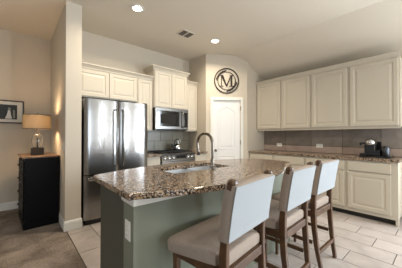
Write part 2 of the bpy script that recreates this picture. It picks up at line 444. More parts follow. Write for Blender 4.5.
blab = ['cream base cabinet under the coffee maker with one drawer and door', 'cream base cabinet second from the coffee maker, behind the farthest stool',
        'cream base cabinet with drawer third from the coffee maker', 'cream base cabinet beside the pantry wall, farthest on the right']
XB = 3.937
for i in range(4):
    y0, y1 = BY[i], BY[i + 1]
    if i == 0: y0 = .44
    r_ = root('base_cabinet', blab[i], 'cabinet', (XB + .3, (y0 + y1) / 2, 0), group='cream base cabinets along the right wall')
    b = MB(); b.box((XB + .021, y0, .08), (XR - .002, y1 - .001, .872)); b.build('body', M['cab'], r_)
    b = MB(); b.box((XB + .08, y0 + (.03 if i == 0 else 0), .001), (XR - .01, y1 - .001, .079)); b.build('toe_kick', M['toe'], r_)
    if i == 0: MB().box((XB + .021, y0, .001), (XB + .1, y0 + .028, .079)).build('foot', M['cab'], r_)
    q0 = y0 + (.075 if i == 0 else .025)
    b = MB(); doorx(b, q0, y1 - .025, .135, .69, XB + .021); b.build('door', M['cab'], r_)
    b = MB(); b.panel((XB + .021, y1 - .025, .715), (0, -1, 0), (0, 0, 1), (-1, 0, 0), y1 - .025 - q0, .135, DRAWPROF); b.build('drawer', M['cab'], r_)
b = MB(); b.prism([(3.928, .425), (XR - .002, .425), (XR - .002, 2.897), (3.928, 2.897)], .874, .914, .008)
b.build('countertop', M['granite'], label='speckled brown granite worktop along the right wall under the coffee maker', cat='countertop')

# backsplash, right wall
b = MB(); g = .006
b.box((XR - .004, .44, .9145), (XR - .001, 2.897, 1.383))
sp = b.build('wall_right_splash_grout', M['tilegrout'], kind='structure')
def splash(name, horiz, c, u0, u1, z0, z1, m_, start, tw=.46, lo=None):
    b = MB(); u = start
    while u < u1:
        a, e = max(u, u0), min(u + tw, u1)
        if e - a > .02:
            if horiz: b.box((a + g / 2, c - .009, z0 + g / 2), (e - g / 2, c - .004, z1 - g / 2), .001, 1)
            else: b.box((c - .010, a + g / 2, z0 + g / 2), (c - .004, e - g / 2, z1 - g / 2), .001, 1)
        u += tw
    b.build(name, m_, kind='structure')
splash('wall_right_splash', False, XR, .44, 2.897, 1.045, 1.384, M['splash'], .16, .55)
splash('wall_right_splash_border', False, XR, .44, 2.897, .915, 1.045, M['splashp'], .16, .55)
MB().box((1.70, YB - .004, .9145), (3.128, YB - .001, 1.39)).build('wall_kitchen_splash_grout', M['tilegrout'], kind='structure')
splash('wall_kitchen_splash', True, YB, 1.70, 3.128, .915, 1.14, M['splashg'], 1.6, .30)
splash('wall_kitchen_splash_upper', True, YB, 1.70, 3.128, 1.14, 1.39, M['splashg'], 1.45, .30)

# outlets
def outlet(label, p, U, N, wide=True, slots=True, group=None, h=None):
    p = Vector(p); U = Vector(U); N = Vector(N); V = Vector((0, 0, 1))
    w, hh = (.12, .075) if wide else (.075, .12)
    r_ = root('wall_outlet', label, 'outlet', p, group=group)
    b = MB(); b.panel(p - U * w / 2 - V * hh / 2, U, V, N, w, hh, [(0, 0), (0, .004), (.003, .006)]); b.build('cover_plate', M['plate'], r_)
    if slots:
        for s_ in (-1, 1):
            c = p + (U if wide else V) * s_ * .028
            b = MB(); b.panel(c - U * .014 - V * .014, U, V, N, .028, .028, [(0, .0055), (.002, .008)]); so = b.build('socket', M['plate'], r_)
            b = MB()
            for q in (-.006, .006):
                cc = c + (V if wide else U) * q
                b.panel(cc - U * .0025 - V * .0025, U, V, N, .005, .005, [(0, .0078), (0, .0085)])
            b.build('slots', M['slot'], so)
outlet('wide white outlet on the right tiles nearer the pantry', (XR - .0102, 2.50, 1.045), (0, -1, 0), (-1, 0, 0), group='white outlets on the right wall tiles')
outlet('wide white outlet on the right tiles, nearer the coffee maker', (XR - .0102, 1.65, 1.05), (0, -1, 0), (-1, 0, 0), group='white outlets on the right wall tiles')
r_ = root('light_switch', 'white light switch on the wall end beside the dresser lamp', 'light switch', (.4995, 3.38, 1.10))
b = MB(); b.panel((.4995, 3.4175, 1.04), (0, -1, 0), (0, 0, 1), (-1, 0, 0), .075, .12, [(0, 0), (0, .004), (.003, .006)]); b.build('cover_plate', M['plate'], r_)
b = MB(); b.panel((.4995, 3.397, 1.067), (0, -1, 0), (0, 0, 1), (-1, 0, 0), .034, .066, [(0, .0055), (.002, .009)]); b.build('rocker', M['plate'], r_)
outlet('white outlet on the tiles behind the kettle', (2.83, YB - .0092, 1.10), (1, 0, 0), (0, -1, 0), wide=False)

# fridge-wall upper cabinets
YU = 3.70
def upper(label, x0, x1, z0, z1, Y, doors, crownret=(False, False)):
    r_ = root('wall_cabinet', label, 'cabinet', ((x0 + x1) / 2, Y + .16, z0), group=None)
    b = MB(); b.box((x0, Y + .021, z0), (x1, YB - .002 if z0 > 1.5 or True else YB, z1)); b.build('body', M['cab'], r_)
    n = doors; wd = (x1 - x0 - .02) / n
    for k in range(n):
        b = MB(); a = x0 + .01 + wd * k; doory(b, a + .004, a + wd - .004, z0 + .015, z1 - .025, Y + .021); b.build('door', M['cab'], r_)
    path = [(x0, Y + .021), (x1, Y + .021)]
    if crownret[0]: path = [(x0, YB - .003)] + path
    if crownret[1]: path = path + [(x1, YB - .003)]
    crown(path, z1 - .012, r_)
upper('cream double-door cabinet above the refrigerator', .692, 1.685, 1.86, 2.32, YU, 2)
# left filler keeps the two doors clear of the stub wall
upper('tall single-door cream cabinet between the refrigerator and microwave', 1.687, 2.003, 1.345, 2.32, YU, 1)
upper('raised cream two-door cabinet directly above the microwave', 2.005, 2.795, 1.795, 2.53, 3.655, 2, (True, True))
upper('narrow cream wall cabinet right of the microwave', 2.797, 3.126, 1.345, 2.38, YU, 1)

# lower cabinets flanking the range
YF = 3.395
for label, x0, x1 in (('cream base cabinet between refrigerator and range', 1.70, 1.995), ('cream base cabinet right of the range in the corner', 2.785, 3.126)):
    r_ = root('base_cabinet', label, 'cabinet', ((x0 + x1) / 2, 3.7, 0))
    MB().box((x0, YF + .021, .105), (x1, YB - .002, .872)).build('body', M['cab'], r_)
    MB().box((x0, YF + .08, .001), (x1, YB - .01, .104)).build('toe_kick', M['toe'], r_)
    b = MB(); doory(b, x0 + .012, x1 - .012, .135, .69, YF + .021); b.build('door', M['cab'], r_)
    b = MB(); doory(b, x0 + .012, x1 - .012, .715, .85, YF + .021, DRAWPROF); b.build('drawer', M['cab'], r_)
MB().prism([(1.695, 3.375), (1.998, 3.375), (1.998, YB - .002), (1.695, YB - .002)], .874, .914, .008).build('countertop', M['granite'], label='short granite worktop between the refrigerator and the range', cat='countertop')
MB().prism([(2.782, 3.375), (3.127, 3.375), (3.127, YB - .002), (2.782, YB - .002)], .874, .914, .008).build('countertop', M['granite'], label='small granite worktop in the corner right of the range', cat='countertop')

# ------------------------------------------------------------------ refrigerator
r_ = root('refrigerator', 'tall stainless steel french-door refrigerator beside the wall end', 'refrigerator', (1.2, 3.65, 0))
FX0, FX1, FY = .722, 1.674, 3.265
MB().box((FX0 + .008, FY + .075, .03), (FX1 - .008, YB - .02, 1.755), .005).build('body', M['blackplastic'], r_)
def curved(b, x0, x1, z0, z1, bow=.014, N=12):
    # door slab with gently bowed front and rounded vertical edges
    pr = []
    for i in range(N + 1):
        t = i / N; x = x0 + (x1 - x0) * t; e = min(t, 1 - t) * (x1 - x0)
        y = FY + bow * (2 * t - 1) ** 2 + (.012 * (1 - e / .015) ** 2 if e < .015 else 0)
        pr.append((x, y))
    poly = pr + [(x1, FY + .072), (x0, FY + .072)]
    b.rings([[Vector((x, y, z)) for x, y in poly] for z in (z0, z1)])
mid = (FX0 + FX1) / 2
def handle(b, pts, r=.011): b.tube(pts, r, 10)
for s_, x0, x1 in ((-1, FX0, mid - .003), (1, mid + .003, FX1)):
    b = MB(); curved(b, x0, x1, .70, 1.77); d = b.build('door', M['steel'], r_, smooth=True)
    hx = mid + s_ * .045
    b = MB()
    pts = [(hx, FY + .01, .80), (hx, FY - .045, .81), (hx, FY - .055, .84), (hx, FY - .06, 1.2), (hx, FY - .055, 1.60), (hx, FY - .045, 1.63), (hx, FY + .01, 1.64)]
    b.tube(pts, .013, 10); b.build('handle', M['steel'], d, smooth=True)
b = MB(); curved(b, FX0, FX1, .07, .685, .02); d = b.build('freezer_drawer', M['steel'], r_, smooth=True)
b = MB(); b.tube([(FX0 + .06, FY + .02, .63), (FX0 + .06, FY - .04, .63), (FX0 + .09, FY - .052, .63), (mid, FY - .056, .63), (FX1 - .09, FY - .052, .63), (FX1 - .06, FY - .04, .63), (FX1 - .06, FY + .02, .63)], .012, 10)
b.build('handle', M['steel'], d, smooth=True)
MB().box((FX0 + .02, FY + .03, .005), (FX1 - .02, FY + .09, .065)).build('base_grille', M['blackplastic'], r_)
for x in (FX0 + .04, FX1 - .04): MB().box((x - .03, FY + .02, 1.771), (x + .03, FY + .14, 1.785), .004).build('hinge_cover', M['blackplastic'], r_)
MB().box((mid + .31, FY + .005 - .004, 1.70), (mid + .40, FY + .008, 1.712)).build('badge', M['chrome'], r_)

# ------------------------------------------------------------------ microwave
r_ = root('microwave', 'stainless over-the-range microwave with black window and bar handle', 'microwave', (2.4, 3.82, 1.36))
mx0, mx1, mz0, mz1, my = 2.008, 2.792, 1.362, 1.792, 3.62
MB().box((mx0, my + .03, mz0), (mx1, YB - .012, mz1), .004).build('body', M['blackplastic'], r_)
b = MB(); b.panel((mx0, my + .03, mz0 + .02), (1, 0, 0), (0, 0, 1), (0, -1, 0), .60, mz1 - mz0 - .02, [(0, 0), (0, .025), (.004, .03), (.045, .03), (.05, .026)]); d = b.build('door', M['rangesteel'], r_)
MB().panel((mx0 + .045, my, mz0 + .075), (1, 0, 0), (0, 0, 1), (0, -1, 0), .51, .30, [(0, -.004), (0, .002), (.003, .003)]).build('window', M['blackglass'], d)
MB().panel((mx0 + .11, my - .0035, mz0 + .125), (1, 0, 0), (0, 0, 1), (0, -1, 0), .36, .18, [(0, 0), (0, .0012)]).build('window_mesh', M['ventvoid'], d)
b = MB(); hx = mx0 + .625
b.tube([(hx, my + .01, mz0 + .06), (hx, my - .04, mz0 + .07), (hx, my - .05, mz0 + .12), (hx, my - .052, mz0 + .215), (hx, my - .05, mz0 + .31), (hx, my - .04, mz0 + .37), (hx, my + .01, mz0 + .38)], .013, 10)
b.build('handle', M['rangesteel'], d, smooth=True)
b = MB(); b.panel((mx0 + .602, my + .03, mz0 + .02), (1, 0, 0), (0, 0, 1), (0, -1, 0), mx1 - mx0 - .602, mz1 - mz0 - .02, [(0, 0), (0, .027), (.003, .03)]); cp = b.build('control_panel', M['rangesteel'], r_)
MB().panel((mx0 + .665, my, mz0 + .06), (1, 0, 0), (0, 0, 1), (0, -1, 0), .10, .31, [(0, -.002), (0, .002)]).build('keypad', M['blackglass'], cp)
MB().box((mx0 + .02, my + .035, mz0 - .004), (mx1 - .02, my + .3, mz0 + .0)).build('underside_vent', M['blackplastic'], r_)

# ------------------------------------------------------------------ range
r_ = root('range', 'stainless slide-in gas range with black cooktop and front knobs', 'range', (2.39, 3.7, 0))
rx0, rx1, ry = 2.003, 2.777, 3.36
MB().box((rx0, ry + .03, .03), (rx1, YB - .012, .90), .003).build('body', M['blackplastic'], r_)
MB().box((rx0, ry + .07, .901), (rx1, YB - .012, .922), .006).build('cooktop', M['blackglass'], r_)
b = MB(); pr = [(ry + .03, .77), (ry + .0, .775), (ry + .0, .79), (ry + .05, .905), (ry + .068, .915), (ry + .068, .77)]
b.rings([[Vector((x, y, z)) for y, z in pr] for x in (rx0, rx1)]); cp = b.build('control_panel', M['rangesteel'], r_)
nrm = Vector((0, -.115, .05)).normalized()
for k in (.07, .165, .26, .61, .705):
    c = Vector((rx0 + k, ry + .025, .848)); MB().lathe(c, [(.026, 0), (.026, .006), (.019, .008), (.017, .03), (.001, .031)], 16, nrm).build('knob', M['chrome'], cp, smooth=True)
b = MB(); U = Vector((1, 0, 0)); V = Vector((0, .05, .115)).normalized(); b.panel(Vector((rx0 + .32, ry + .012, .815)), U, V, nrm, .22, .07, [(0, 0), (0, .004), (.002, .005)]); b.build('display', M['blackglass'], cp)
b = MB(); b.panel((rx0, ry + .03, .20), (1, 0, 0), (0, 0, 1), (0, -1, 0), rx1 - rx0, .56, [(0, 0), (0, .028), (.004, .032)]); d = b.build('oven_door', M['rangesteel'], r_)
MB().panel((rx0 + .12, ry - .002, .30), (1, 0, 0), (0, 0, 1), (0, -1, 0), .534, .30, [(0, 0), (0, .003)]).build('oven_window', M['blackglass'], d)
MB().tube([(rx0 + .05, ry, .70), (rx0 + .05, ry - .045, .70), (rx0 + .09, ry - .055, .70), (rx1 - .09, ry - .055, .70), (rx1 - .05, ry - .045, .70), (rx1 - .05, ry, .70)], .012, 10).build('handle', M['rangesteel'], d, smooth=True)
b = MB(); b.panel((rx0, ry + .03, .05), (1, 0, 0), (0, 0, 1), (0, -1, 0), rx1 - rx0, .14, [(0, 0), (0, .026), (.004, .03)]); b.build('drawer', M['rangesteel'], r_)
for gx in (rx0 + .03, rx0 + .275, rx0 + .52):
    b = MB()
    x0, x1, y0, y1, z = gx, gx + .225, ry + .10, YB - .06, .945
    for x in (x0, (x0 + x1) / 2, x1): b.box((x - .006, y0, z - .008), (x + .006, y1, z))
    for y in (y0, y0 + (y1 - y0) / 3, y0 + 2 * (y1 - y0) / 3, y1): b.box((x0 - .006, y - .006, z - .0085), (x1 + .006, y + .006, z + .0005))
    for x in (x0, x1):
        for y in (y0, y1): b.box((x - .006, y - .006, .9225), (x + .006, y + .006, z - .008))
    b.build('burner_grate', M['iron'], r_)
for gx, gy in ((rx0 + .14, ry + .2), (rx0 + .14, ry + .46), (rx0 + .39, ry + .33), (rx0 + .63, ry + .2), (rx0 + .63, ry + .46)):
    MB().lathe((gx, gy, .9225), [(.04, 0), (.04, .006), (.03, .008), (.03, .014), (.001, .014)], 16).build('burner', M['iron'], r_, smooth=True)

# kettle
kx, ky, kz = 2.63, 3.80, .946
r_ = root('kettle', 'polished steel kettle with black handle on the back burner', 'kettle', (kx, ky, kz))
MB().lathe((kx, ky, kz), [(.075, 0), (.095, .008), (.10, .035), (.095, .07), (.075, .105), (.045, .125), (.04, .128), (.02, .134), (.001, .135)], 24).build('body', M['chrome'], r_, smooth=True)
MB().lathe((kx, ky, kz + .134), [(.008, 0), (.008, .01), (.015, .015), (.013, .026), (.001, .028)], 12).build('lid_knob', M['blackplastic'], r_, smooth=True)
MB().tube([(kx - .07, ky, kz + .05), (kx - .11, ky, kz + .085), (kx - .135, ky, kz + .13)], [.022, .016, .012], 10).build('spout', M['blackplastic'], r_, smooth=True)
pts = [(kx - .075 * math.cos(a), ky, kz + .10 + .13 * math.sin(a)) for a in [math.pi * i / 12 for i in range(13)]]
MB().tube(pts, .0095, 8).build('handle', M['blackplastic'], r_, smooth=True)

# ------------------------------------------------------------------ island
r_ = root('kitchen_island', 'sage green kitchen island with white trim under the worktop', 'island', (1.5, 1.5, 0))
ix0, ix1 = .54, 2.48
MB().box((ix0, 1.235, .001), (ix1, 1.39, .82)).build('knee_wall', M['green'], r_)
b = MB(); b.box((ix0 - .010, 1.213, .828), (ix1 + .01, 1.41, .873), .004); b.box((ix0 - .004, 1.227, .82), (ix1, 1.40, .828), .003); b.build('white_trim', M['trim'], r_, label='white painted trim board')
b = MB()
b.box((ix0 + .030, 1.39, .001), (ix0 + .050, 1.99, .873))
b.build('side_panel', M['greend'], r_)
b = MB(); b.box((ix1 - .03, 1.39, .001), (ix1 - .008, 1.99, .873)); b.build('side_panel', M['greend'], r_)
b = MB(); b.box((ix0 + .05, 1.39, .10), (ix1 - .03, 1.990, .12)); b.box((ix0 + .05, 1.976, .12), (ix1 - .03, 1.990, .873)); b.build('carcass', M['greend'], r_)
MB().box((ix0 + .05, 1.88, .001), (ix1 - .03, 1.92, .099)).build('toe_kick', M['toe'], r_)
n = 4; wd = (ix1 - ix0 - .08) / n
for k in range(n):
    a = ix0 + .05 + wd * k
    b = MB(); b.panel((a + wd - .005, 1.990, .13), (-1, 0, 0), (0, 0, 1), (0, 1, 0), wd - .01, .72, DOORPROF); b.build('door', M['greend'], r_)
def rc(cx, cy, r, a0, a1, n): return [(cx + r * math.cos(math.radians(a0 + (a1 - a0) * i / n)), cy + r * math.sin(math.radians(a0 + (a1 - a0) * i / n))) for i in range(n + 1)]
cx0, cx1, cy0, cy1 = .488, 2.66, 1.06, 2.045
cx1 = 2.70; cy1 = 2.055
def bow(x): return .975 + .225 * ((x - 1.4) / .91) ** 2
def bow2(x): return 2.20 - .235 * ((x - 1.5) / 1.0) ** 2
poly = [(cx0, 1.205), (cx0 + .004, 1.182)] + [(x, bow(x)) for x in [.515 + i * (2.44 - .53) / 22 for i in range(23)]] + rc(2.50, 1.45, .20, -72, 0, 8) + [(cx1, 1.80)] + [(x, bow2(x)) for x in [2.63 - i * (2.63 - .55) / 20 for i in range(21)]] + [(.515, 1.96), (.495, 1.94), (cx0, 1.915)]
sx0, sx1, sy0, sy1 = 1.06, 1.80, 1.56, 1.965
hole = rc(sx0 + .04, sy0 + .04, .04, 180, 270, 4) + rc(sx1 - .04, sy0 + .04, .04, 270, 360, 4) + rc(sx1 - .04, sy1 - .04, .04, 0, 90, 4) + rc(sx0 + .04, sy1 - .04, .04, 90, 180, 4)
MB().prism(poly, .874, .914, .009, hole=hole).build('island_countertop', M['granite'], label='large speckled granite island worktop with rounded corner and sink cutout', cat='countertop')
outlet('white outlet plate on the green end of the island', (ix0 - .0005, 1.315, .655), (0, -1, 0), (-1, 0, 0), wide=False)
# sink
r_ = root('sink', 'undermount stainless double sink set in the island worktop', 'sink', ((sx0 + sx1) / 2, (sy0 + sy1) / 2, .70))
def bowl(x0, x1):
    b = MB(); y0, y1 = sy0 - .006, sy1 + .002; t = .003
    def rr(i, z): return [Vector((x, y, z)) for x, y in rc(x0 + .05, y0 + .05, .05 - i, 180, 270, 4) + rc(x1 - .05, y0 + .05, .05 - i, 270, 360, 4) + rc(x1 - .05, y1 - .05, .05 - i, 0, 90, 4) + rc(x0 + .05, y1 - .05, .05 - i, 90, 180, 4)]
    b.rings([rr(0, .872), rr(0, .70), rr(.02, .685), rr(.023, .688), rr(.003, .703), rr(.003, .872)], False, False)
    # floors
    b.bm.faces.new([b.bm.verts.new(p) for p in rr(.02, .685)]); b.bm.faces.new([b.bm.verts.new(p) for p in rr(.023, .688)])
    return b
xm = 1.46
bowl(sx0 - .004, xm - .008).build('bowl', M['sinksteel'], r_, smooth=True)
bowl(xm + .008, sx1 + .004).build('bowl', M['sinksteel'], r_, smooth=True)
MB().box((xm - .012, sy0 + .02, .845), (xm + .012, sy1 - .02, .868), .004).build('divider', M['sinksteel'], r_)
for x in ((sx0 + xm) / 2, (xm + sx1) / 2): MB().lathe((x, 1.76, .6885), [(.04, 0), (.04, .003), (.02, .002), (.001, .002)], 16).build('drain', M['chrome'], r_, smooth=True)
# faucet
fx, fy = 1.468, 1.512
r_ = root('faucet', 'tall arched bronze pull-down faucet behind the sink', 'faucet', (fx, fy, .914))
MB().lathe((fx, fy, .9145), [(.03, 0), (.03, .006), (.022, .012), (.02, .10), (.015, .115)], 18).build('base', M['nickel'], r_, smooth=True)
dx, dy = -.16, .99
pts = [(fx, fy, 1.02), (fx, fy, 1.10), (fx, fy, 1.165)]
for i in range(1, 15):
    a = math.pi * i / 14 * 1.06
    pts.append((fx + dx * .098 * (1 - math.cos(a)), fy + dy * .098 * (1 - math.cos(a)), 1.165 + .105 * math.sin(a)))
e = pts[-1]; e2 = (e[0] - dx * .012, e[1] - dy * .012, e[2] - .07); pts.append(e2)
MB().tube(pts, .014, 12).build('spout', M['nickel'], r_, smooth=True)
MB().tube([e2, (e2[0] - dx * .004, e2[1] - dy * .004, e2[2] - .03)], [.018, .015], 12).build('spray_head', M['bronze'], r_, smooth=True)
MB().tube([(fx - .018, fy, .95), (fx - .05, fy + .006, .958), (fx - .085, fy + .01, .966)], [.011, .007, .006], 8).build('lever', M['nickel'], r_, smooth=True)

# ------------------------------------------------------------------ counter stools
def make_stool(label, x, y, rz):
    r = root('counter_stool', label, 'stool', (x, y, 0), rz, 'upholstered counter stools at the island')
    r['_local'] = 1
    fz = .545
    # rear posts, curved
    prof = [(-.262, 0, .030), (-.244, .10, .034), (-.226, .22, .038), (-.210, .38, .042), (-.202, .52, .046), (-.202, .64, .046), (-.210, .74, .042), (-.228, .86, .038), (-.252, .985, .034)]
    hw = .205
    for s_ in (-1, 1):
        MB().bar([(s_ * (hw + (-.03 if z < .05 else -.02 if z < .15 else -.01 if z < .3 else 0)), yy, z) for yy, z, w_ in prof], .034, [p[2] for p in prof]).build('rear_leg', M['wood'], r)
        # rounded wooden finial over the cover
        MB().bar([(s_ * hw, -.247, .975), (s_ * hw, -.2555, 1.012), (s_ * hw, -.2585, 1.024)], [.050, .050, .034], [.050, .050, .034], .012).build('finial', M['wood'], r)
    for s_ in (-1, 1):
        MB().bar([(s_ * .205, .165, 0), (s_ * .205, .165, .3), (s_ * .205, .165, fz - .01)], [.026, .034, .040], [.026, .034, .040]).build('front_leg', M['wood'], r)
    MB().box((-.185, .150, fz - .055), (.185, .172, fz), .003).build('seat_rail', M['wood'], r)
    MB().box((-.178, -.222, fz - .055), (.178, -.194, fz), .003).build('seat_rail', M['wood'], r)
    for s_ in (-1, 1):
        b = MB(); b.box((s_ * .205 - .011, -.18, fz - .055), (s_ * .205 + .011, .15, fz), .003); b.build('side_rail', M['wood'], r)
    # seat cushion: tapered, domed, rounded
    NX, NY = 12, 12; rs = []
    def outline(ins):
        pts = []
        xb, xf, yb, yf = .186, .29, -.205, .195
        # rear between posts, front wider
        base = []
        cr_ = .045
        base += [(-xb - .028, yb + .055), (-xb + .005, yb + .05), (-xb + .005, yb), (xb - .005, yb), (xb - .005, yb + .05), (xb + .028, yb + .055)]
        base += rc(xf - cr_ - .01, yf - cr_, cr_, 0, 90, 4) + rc(-xf + cr_ + .01, yf - cr_, cr_, 90, 180, 4)
        c = Vector((0, 0))
        for p in base:
            v = Vector(p); k = 1 - ins / max(v.length, .01)
            pts.append((v.x * k, v.y * k))
        return pts
    b = MB()
    for ins, z in ((.012, fz + .001), (.002, fz + .010), (0, fz + .055), (.006, fz + .068), (.022, fz + .078), (.06, fz + .085), (.13, fz + .088), (.16, fz + .088)):
        rs.append([Vector((x_, y_, z)) for x_, y_ in outline(ins)])
    b.rings(rs); b.build('seat', M['fabric'], r, smooth=True)
    # upholstered back wrapping the posts
    secs = []
    for z, yc in ((.700, -.2065), (.705, -.2075), (.74, -.210), (.86, -.228), (.95, -.244), (.997, -.2545), (1.003, -.256)):
        e = .010 if z in (.700, 1.003) else 0; t = .034 - e; hx = hw + .024 - e
        bow = 0
        sec_ = []
        for u, v in ((-1, -.6), (-.96, -1), (-.5, -1), (0, -1), (.5, -1), (.96, -1), (1, -.6), (1, .6), (.96, 1), (.5, 1), (0, 1), (-.5, 1), (-.96, 1), (-1, .6)):
            sec_.append(Vector((u * hx, yc + v * t + .000, z)))
        secs.append(sec_)
    br = MB().rings(secs).build('backrest', M['fabric'], r, smooth=True)
    br['_local'] = 1
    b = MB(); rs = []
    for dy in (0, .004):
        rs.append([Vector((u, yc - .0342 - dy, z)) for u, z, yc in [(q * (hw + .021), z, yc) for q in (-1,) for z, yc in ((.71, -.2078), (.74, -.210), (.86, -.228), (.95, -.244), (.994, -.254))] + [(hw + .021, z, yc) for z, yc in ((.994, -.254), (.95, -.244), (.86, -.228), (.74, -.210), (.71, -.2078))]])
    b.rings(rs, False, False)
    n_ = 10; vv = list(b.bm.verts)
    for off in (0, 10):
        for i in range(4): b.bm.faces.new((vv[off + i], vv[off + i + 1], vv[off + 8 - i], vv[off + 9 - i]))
    b.build('rear_panel', M['backpanel'], br, label='pale panel across the rear of the backrest')  # added panel, paler and bluer than the seat fabric
    # stretchers
    MB().box((-.175, -.250, .155), (.175, -.226, .19), .003).build('stretcher', M['wood'], r)
    MB().box((-.192, .152, .20), (.192, .178, .24), .003).build('footrest', M['wood'], r)
    for s_ in (-1, 1):
        for z0, yb_ in ((.24, -.20), (.12, -.225)):
            if z0 == .12: continue
            MB().box((s_ * .205 - .010, yb_ + .008, z0), (s_ * .205 + .010, .152, z0 + .032), .003).build('side_stretcher', M['wood'], r)
    return r
make_stool('linen and walnut counter stool nearest the camera, at the left end', 1.0, .985, math.radians(7))
make_stool('middle of the three linen and walnut counter stools', 1.67, 1.0, math.radians(3))
make_stool('linen and walnut counter stool nearest the right cabinets', 2.30, 1.02, 0)

# ------------------------------------------------------------------ dresser, lamp, picture
r_ = root('dresser', 'black chest of drawers with brown wood top against the wall end', 'dresser', (.28, 4.02, 0))
dx0, dx1, dy0, dy1, dz = .092, .484, 3.655, 4.40, .945
MB().box((dx0 + .012, dy0, .09), (dx1, dy1, dz), .004).build('body', M['black'], r_)
b = MB(); b.box((dx0 - .004, dy0 - .008, .005), (dx1 + .012, dy1, .089), .004)
b.build('base', M['black'], r_)
MB().box((dx0 - .02, dy0 - .015, dz), (dx1 + .010, dy1 + .01, dz + .022), .006).build('top', M['ctop'], r_)
for k in range(4):
    z0 = .135 + k * .197
    b = MB(); b.panel((dx0 + .012, dy1 - .02, z0), (0, -1, 0), (0, 0, 1), (-1, 0, 0), dy1 - dy0 - .04, .18, [(0, 0), (0, .014), (.006, .018), (.03, .018), (.036, .014)]); d = b.build('drawer', M['black'], r_)
    for yy in (dy0 + .17, dy1 - .17): MB().lathe((dx0 - .006 + .004, yy, z0 + .09), [(.006, 0), (.006, .012), (.014, .018), (.014, .026), (.001, .028)], 12, (-1, 0, 0)).build('knob', M['nickel'], d, smooth=True)
r_.rotation_euler.z = math.radians(3); r_.location.x -= .018
# table lamp
lx, ly = .252, 3.95; lz = dz + .0225
r_ = root('table_lamp', 'lit table lamp with beige drum shade on the black dresser', 'lamp', (lx, ly, lz))
MB().box((lx - .075, ly - .05, lz), (lx + .075, ly + .05, lz + .105), .004).build('base', M['bronze'], r_)
MB().lathe((lx, ly, lz + .105), [(.012, 0), (.009, .01), (.009, .28), (.014, .285), (.014, .34)], 12).build('pole', M['bronze'], r_, smooth=True)
b = MB(); b.lathe((lx, ly, lz + .1055), [(.045, 0), (.06, .02), (.072, .10), (.06, .17), (.03, .205), (.016, .21), (.015, .208), (.028, .202), (.057, .168), (.069, .10), (.057, .022), (.043, .003)], 24)
b.build('glass_body', M['glass'], r_, smooth=True)
b = MB(); sr = .172; z0, z1 = 1.345, 1.552
pr = [(sr, z0), (sr - .004, z1)]; rs = []
for r0, z in ((sr, z0), (sr - .006, z1), (sr - .0085, z1), (sr - .0025, z0), (sr, z0)):
    rs.append([Vector((lx + r0 * math.cos(2 * math.pi * i / 40), ly + r0 * math.sin(2 * math.pi * i / 40), z)) for i in range(40)])
b.rings(rs, False, False); sh = b.build('lamp_shade', M['shade'], r_, smooth=True)
for z in (z0 - .001, z1 - .007):
    b = MB(); rs = []
    ro = sr + .002 if z < 1.4 else sr - .004
    for r0, zz in ((ro, z), (ro, z + .008), (ro - .012, z + .008), (ro - .012, z), (ro, z)):
        rs.append([Vector((lx + r0 * math.cos(2 * math.pi * i / 40), ly + r0 * math.sin(2 * math.pi * i / 40), zz)) for i in range(40)])
    b.rings(rs, False, False); b.build('shade_rim', M['frame'], sh, smooth=True)
MB().lathe((lx, ly, z1 - .015), [(.004, 0), (.004, .02), (.012, .026), (.012, .036), (.001, .042)], 12).build('finial', M['bronze'], r_, smooth=True)
b = MB()
for a in (0, math.pi / 3, 2 * math.pi / 3): b.tube([(lx - (sr - .018) * math.cos(a), ly - (sr - .018) * math.sin(a), z1 - .012), (lx + (sr - .018) * math.cos(a), ly + (sr - .018) * math.sin(a), z1 - .012)], .002, 6)
b.build('shade_spider', M['bronze'], r_)
MB().lathe((lx, ly, lz + .445), [(.012, 0), (.014, .02), (.028, .05), (.028, .07), (.015, .092), (.001, .097)], 14).build('bulb', M['bulb'], r_, smooth=True)
pl = bpy.data.lights.new('lamp_light', 'POINT'); pl.energy = 20; pl.color = (1, .70, .42); pl.shadow_soft_size = .07
po = bpy.data.objects.new('lamp_light', pl); C.objects.link(po); po.parent = r_; po.location = (0, -.0, .50 + .06)
po.location = (0.0, -.05, .49)

# picture
px0, px1, pz0, pz1 = -.52, .122, 1.455, 1.845
r_ = root('framed_picture', 'dark framed white-matted photograph on the wall left of the lamp', 'picture', ((px0 + px1) / 2, YD - .015, pz0))
b = MB(); fw = .022
for a, c in (((px0, pz0), (px1, pz0 + fw)), ((px0, pz1 - fw), (px1, pz1)), ((px0, pz0 + fw), (px0 + fw, pz1 - fw)), ((px1 - fw, pz0 + fw), (px1, pz1 - fw))):
    b.box((a[0], YD - .028, a[1]), (c[0], YD - .002, c[1]), .002)
b.build('frame', M['frame'], r_)
MB().box((px0 + fw, YD - .014, pz0 + fw), (px1 - fw, YD - .004, pz1 - fw)).build('mount', M['mat'], r_)
hx0, hx1, hz0, hz1 = px0 + .10, px1 - .092, pz0 + .07, pz1 - .075
pp = MB().box((hx0, YD - .0155, hz0), (hx1, YD - .0142, hz1)).build('print', M['darkprint'], r_)
def flat(name, pts, m_, y): 
    MB().rings([[Vector((x, yy, z)) for x, z in pts] for yy in (y, y + .0008)]).build(name, m_, pp)
cx = hx1 - .10; y_ = YD - .0165
flat('pale_shape', [(cx - .055, hz0 + .01), (cx + .035, hz0 + .01), (cx + .02, hz0 + .08), (cx + .012, hz0 + .15), (cx - .015, hz0 + .155), (cx - .03, hz0 + .08)], M['paleprint'], y_)
flat('pale_shape', [(cx + .02 * math.cos(a), hz0 + .178 + .022 * math.sin(a)) for a in [i * math.pi / 5 for i in range(10)]], M['grey'], y_)
flat('pale_shape', [(cx + .045, hz0 + .02), (cx + .075, hz0 + .02), (cx + .07, hz0 + .16), (cx + .045, hz0 + .16)], M['grey'], y_)

